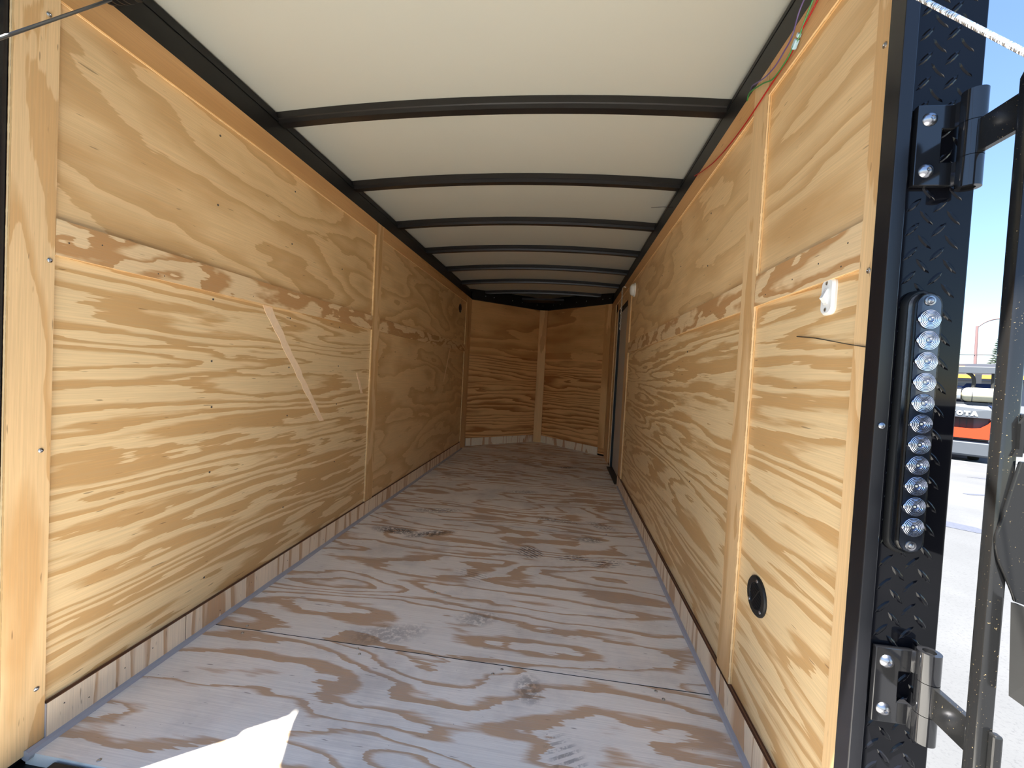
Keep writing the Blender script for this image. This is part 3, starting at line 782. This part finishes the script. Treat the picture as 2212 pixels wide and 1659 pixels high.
SP = thing('spring_drum', 'black cable drum and spring at the top of the left wall', 'spring', (-1.14,.90,1.83))
for k in range(4):
    part(MB().lathe((-1.170+k*.017,.905,1.838), (1,0,0), [(.026,0),(.036,.003),(.036,.008),(.026,.012)], 24), 'coil', BLACKM, SP, smooth=True)
part(MB().cyl((-1.10,.905,1.838),(.40,.905,1.838), .022, 20), 'torsion_tube', BLACKM, SP, smooth=True)
for k in range(3):
    part(MB().lathe((.405+k*.017,.905,1.838), (1,0,0), [(.026,0),(.036,.003),(.036,.008),(.026,.012)], 24), 'coil', BLACKM, SP, smooth=True)
part(MB().box(-1.098,-1.078,.885,.925,1.81,1.90), 'bracket', BLACKM, SP, bevel=.004)

# ------------------------------------------------------------------ yard: forklift, lamp post, tree, building
ORANGE = plain('orange_paint', srgb(196, 58, 24), .4)
GREYP = plain('grey_paint', srgb(78, 82, 88), .45, var=.06)
GREYD = plain('dark_grey_paint', srgb(50, 53, 58), .5)
TANKM = plain('cream_tank', srgb(176, 171, 146), .5, var=.14, vscale=14)
GLASS = plain('dark_blue_glass', srgb(40, 56, 92), .08, coat=.5)
TYRE = plain('tyre_rubber', (.015,.015,.015), .8)
AZ = math.radians(39.5); DI = 13.95
FO = Vector((DI*math.sin(AZ), DI*math.cos(AZ), -.5))
fr = Vector((math.cos(AZ), -math.sin(AZ), 0)); ff = Vector((math.sin(AZ), math.cos(AZ), 0)); fz = Vector((0,0,1))
FK = thing('forklift', 'orange and grey forklift with a cream gas tank on its back', 'forklift', FO)
def fl(a, b, c): return FO + fr*a + ff*b + fz*c
def fbox(a0,a1,b0,b1,c0,c1): return MB().obox(fl((a0+a1)/2,(b0+b1)/2,(c0+c1)/2), fr, ff, fz, a1-a0, b1-b0, c1-c0)
part(fbox(-.60,.60,-.10,.45,.12,.47), 'bumper', GREYP, FK, bevel=.05)
part(MB().prism([fl(*p) for p in [(-.60,-.12,.53),(.60,-.12,.53),(.60,-.12,.98),(.52,-.12,.86),(.42,-.12,.77),(.30,-.12,.745),(-.30,-.12,.745),(-.42,-.12,.77),(-.52,-.12,.86),(-.60,-.12,.98)]], ff*.6), 'counterweight', ORANGE, FK)
part(fbox(-.56,.56,.0,.55,.46,1.26), 'hood', GREYD, FK, bevel=.03)
part(MB().prism([fl(*p) for p in [(-.56,-.115,.985),(.56,-.115,.985),(.57,-.115,1.18),(.50,-.06,1.28),(-.50,-.06,1.28),(-.57,-.115,1.18)]], ff*.4), 'rear_panel', GREYP, FK, bevel=.01)
for k in range(6):
    part(fbox(-.32+k*.107,-.32+k*.107+.092,-.02,.02,.75,.965), 'grille_slot', TYRE, FK)
def glyph(ch, a):
    """block capitals on the rear panel, 0.105 wide by 0.105 high, standing proud"""
    h, w_, b0 = .105, .098, -.1165; z0 = 1.03
    M = MB()
    if ch == 'O':
        n = 20; P = []
        for s_ in (1, .40):
            P.append([fl(a + w_/2 + math.cos(2*pi*k/n)*w_/2*(s_ if s_ == 1 else .36), b0, z0 + h/2 + math.sin(2*pi*k/n)*h/2*(s_ if s_ == 1 else .40)) for k in range(n)])
        V = P[0] + P[1] + [p - ff*.006 for p in P[0]] + [p - ff*.006 for p in P[1]]
        fs = []
        for k in range(n):
            j = (k+1) % n
            fs += [(k, j, n+j, n+k), (2*n+k, 2*n+j, 3*n+j, 3*n+k), (k, j, 2*n+j, 2*n+k), (n+k, n+j, 3*n+j, 3*n+k)]
        M.add(V, fs)
    elif ch == 'T':
        M.prism([fl(a+x*w_, b0, z0+y*h) for x, y in [(0,1),(0,.68),(.32,.68),(.32,0),(.68,0),(.68,.68),(1,.68),(1,1)]], -ff*.006)
    elif ch == 'Y':
        M.prism([fl(a+x*w_, b0, z0+y*h) for x, y in [(0,1),(.32,.45),(.32,0),(.68,0),(.68,.45),(1,1),(.62,1),(.5,.72),(.38,1)]], -ff*.006)
    elif ch == 'A':
        M.prism([fl(a+x*w_, b0, z0+y*h) for x, y in [(-.08,0),(.33,1),(.67,1),(1.08,0),(.70,0),(.65,.17),(.35,.17),(.30,0)]], -ff*.006)
        M.prism([fl(a+x*w_, b0-.0001, z0+y*h) for x, y in [(.43,.42),(.57,.42),(.5,.66)]], -ff*.0065)
    return M
for k, ch in enumerate('TOYOTA'):
    part(glyph(ch, -.292 + k*.111), 'letter', WHITE, FK)
part(MB().lathe(fl(.09,.02,1.50), fr, [(.02,0),(.10,.015),(.145,.05),(.16,.10),(.16,.60),(.145,.65),(.10,.685),(.02,.70)], 24), 'gas_tank', TANKM, FK, smooth=True)
part(MB().ring(fl(.25,.02,1.50), fl(.262,.02,1.50), .163, .155, 24), 'tank_strap', GREYD, FK)
part(MB().lathe(fl(.0,.02,1.50), fr, [(.11,0),(.11,.08)], 14), 'tank_collar', WHITE, FK)
part(fbox(-.10,.02,-.02,.06,1.30,1.46), 'valve', GREYP, FK, bevel=.01)
part(fbox(-.55,.60,-.06,.30,1.28,1.33), 'tank_cradle', GREYD, FK)
part(MB().prism([fl(*p) for p in [(.08,.10,1.62),(.60,.10,1.62),(.56,.30,1.74),(.16,.30,1.74)]], fz*.02), 'seat_cowl', GLASS, FK)
part(fbox(-.50,.55,.20,.40,1.33,1.70), 'seat', GLASS, FK, bevel=.04)
part(fbox(-.56,.62,-.02,.08,1.98,2.13), 'guard_bar', GREYP, FK, bevel=.01)
part(fbox(-.56,.62,.08,1.5,2.06,2.13), 'guard_roof', GREYD, FK)
part(MB().tube(spline([fl(.16,.05,2.0),fl(.24,.08,1.92),fl(.27,.10,1.80),fl(.26,.10,1.66)]), .035, 8), 'guard_pillar', TYRE, FK, smooth=True)
part(MB().tube([fl(.56,.1,1.3),fl(.56,.08,2.0)], .04, 8), 'guard_pillar', TYRE, FK, smooth=True)
part(MB().tube([fl(-.52,.1,1.3),fl(-.52,.08,2.0)], .04, 8), 'guard_pillar', TYRE, FK, smooth=True)
for sx in (-.36, .36):
    part(MB().lathe(fl(sx-.11,.45,.27), fr, [(.10,0),(.25,.02),(.27,.05),(.27,.17),(.25,.20),(.10,.22)], 24), 'wheel', TYRE, FK, smooth=True)
for sx in (-.50, .50):
    part(MB().lathe(fl(sx-.12,1.95,.34), fr, [(.12,0),(.32,.02),(.34,.05),(.34,.19),(.32,.22),(.12,.24)], 24), 'wheel', TYRE, FK, smooth=True)
part(fbox(-.50,.50,.5,2.2,.30,1.0), 'chassis', ORANGE, FK, bevel=.03)
part(fbox(-.44,-.32,2.2,2.36,.10,2.05).obox(fl(.38,2.28,1.075), fr, ff, fz, .12, .16, 1.95), 'mast', GREYD, FK)
for sx in (-.3, .3):
    part(fbox(sx-.05,sx+.05,2.36,3.3,.08,.12), 'fork', TYRE, FK)
part(MB().prism([fl(*p) for p in [(.60,-.02,2.02),(.62,-.02,2.10),(.9,-.02,2.1),(.9,-.02,2.02)]], ff*.05), 'guard_tag', WHITE, FK)

LPp = thing('street_lamp', 'tall brown street lamp with a curved arm against the sky', 'lamp post', (38.9, 45.3, -.5))
LBM = plain('brown_pole', srgb(128, 100, 98), .5)
part(MB().cyl((38.9,45.3,-.5),(38.75,45.35,7.75), .14, 10, .10), 'pole', LBM, LPp, smooth=True)
part(MB().tube(spline([(38.75,45.35,7.6),(39.15,45.3,8.0),(39.8,45.3,8.35),(40.6,45.3,8.52),(41.4,45.3,8.55)]), .075, 8), 'arm', LBM, LPp, smooth=True)
part(MB().obox((41.8,45.3,8.5), (1,0,0), (0,1,0), (0,0,1), .9, .3, .16), 'lamp_head', GREYP, LPp, bevel=.05)
part(MB().tube([(37.5,45.9,5.0),(39.9,44.7,5.0)], .04, 6), 'cross_arm', GREYD, LPp)

TG = plain('conifer_needles', srgb(74, 92, 66), .8, var=.5, vscale=2.0)
TB = plain('conifer_bark', srgb(84, 66, 52), .9)
CT = thing('conifer', 'tall dark conifer standing behind the forklift', 'tree', (41.3, 46.0, -.5))
part(MB().cyl((41.3,46.0,-.5),(41.3,46.0,6.7), .22, 8, .03), 'trunk', TB, CT)
fo = MB(); rr = random.Random(3)
for lv in range(34):
    z = .6 + lv*.185; R_ = 2.0*(1-(z-.2)/7.0) + .06
    for k in range(13):
        a = rr.uniform(0, 2*pi); L_ = R_*rr.uniform(.65, 1.1); wv = .12 + .10*R_
        c0 = Vector((41.3, 46.0, z)); u = Vector((math.cos(a), math.sin(a), 0)); t = Vector((-u.y, u.x, 0))
        p1 = c0 + u*L_*.55 + Vector((0,0,-.10*L_)); p2 = c0 + u*L_ + Vector((0,0,.02 - .16*L_))
        fo.add([c0, p1 + t*wv, p2, p1 - t*wv, p1 + Vector((0,0,-.12))], [(0,1,2),(0,2,3),(0,4,1),(1,4,2),(2,4,3),(3,4,0)])
o = part(fo, 'foliage', TG, CT); o['kind'] = 'stuff'

BU = thing('shop_building', 'low dark grey shop building with an orange stripe beyond the forklift', 'building', (24, 26, -.5))
BM = plain('building_wall', srgb(120, 122, 128), .7); BD = plain('building_fascia', srgb(78, 80, 90), .6); BO = plain('building_stripe', srgb(232, 168, 60), .5)
bc = Vector((23.5, 27.2, 0)); bdv = fr; bff = ff
def bb(a0,a1,b0,b1,c0,c1): return MB().obox(bc + bdv*((a0+a1)/2) + bff*((b0+b1)/2) + Vector((0,0,(c0+c1)/2)), bdv, bff, fz, a1-a0, b1-b0, c1-c0)
part(bb(-9,9,0,7,-.5,1.9), 'wall', BM, BU)
part(bb(-9.3,9.3,-.4,7.3,1.9,2.85), 'fascia', BD, BU)
part(bb(-9.35,9.35,-.46,-.4,2.02,2.22), 'stripe', BO, BU)
for k in range(10):
    wf = part(bb(-8.4+k*1.72,-8.4+k*1.72+1.4,-.05,.05,.2,1.7), 'window', GREYP, BU)
    part(bb(-8.33+k*1.72,-8.33+k*1.72+1.26,-.08,-.051,.27,1.63), 'pane', GLASS, wf)
for k in range(6):
    part(bb(-5+k*2.0,-5+k*2.0+.45,-.47,-.4,2.5,2.7), 'sign_lamp', BO, BU)
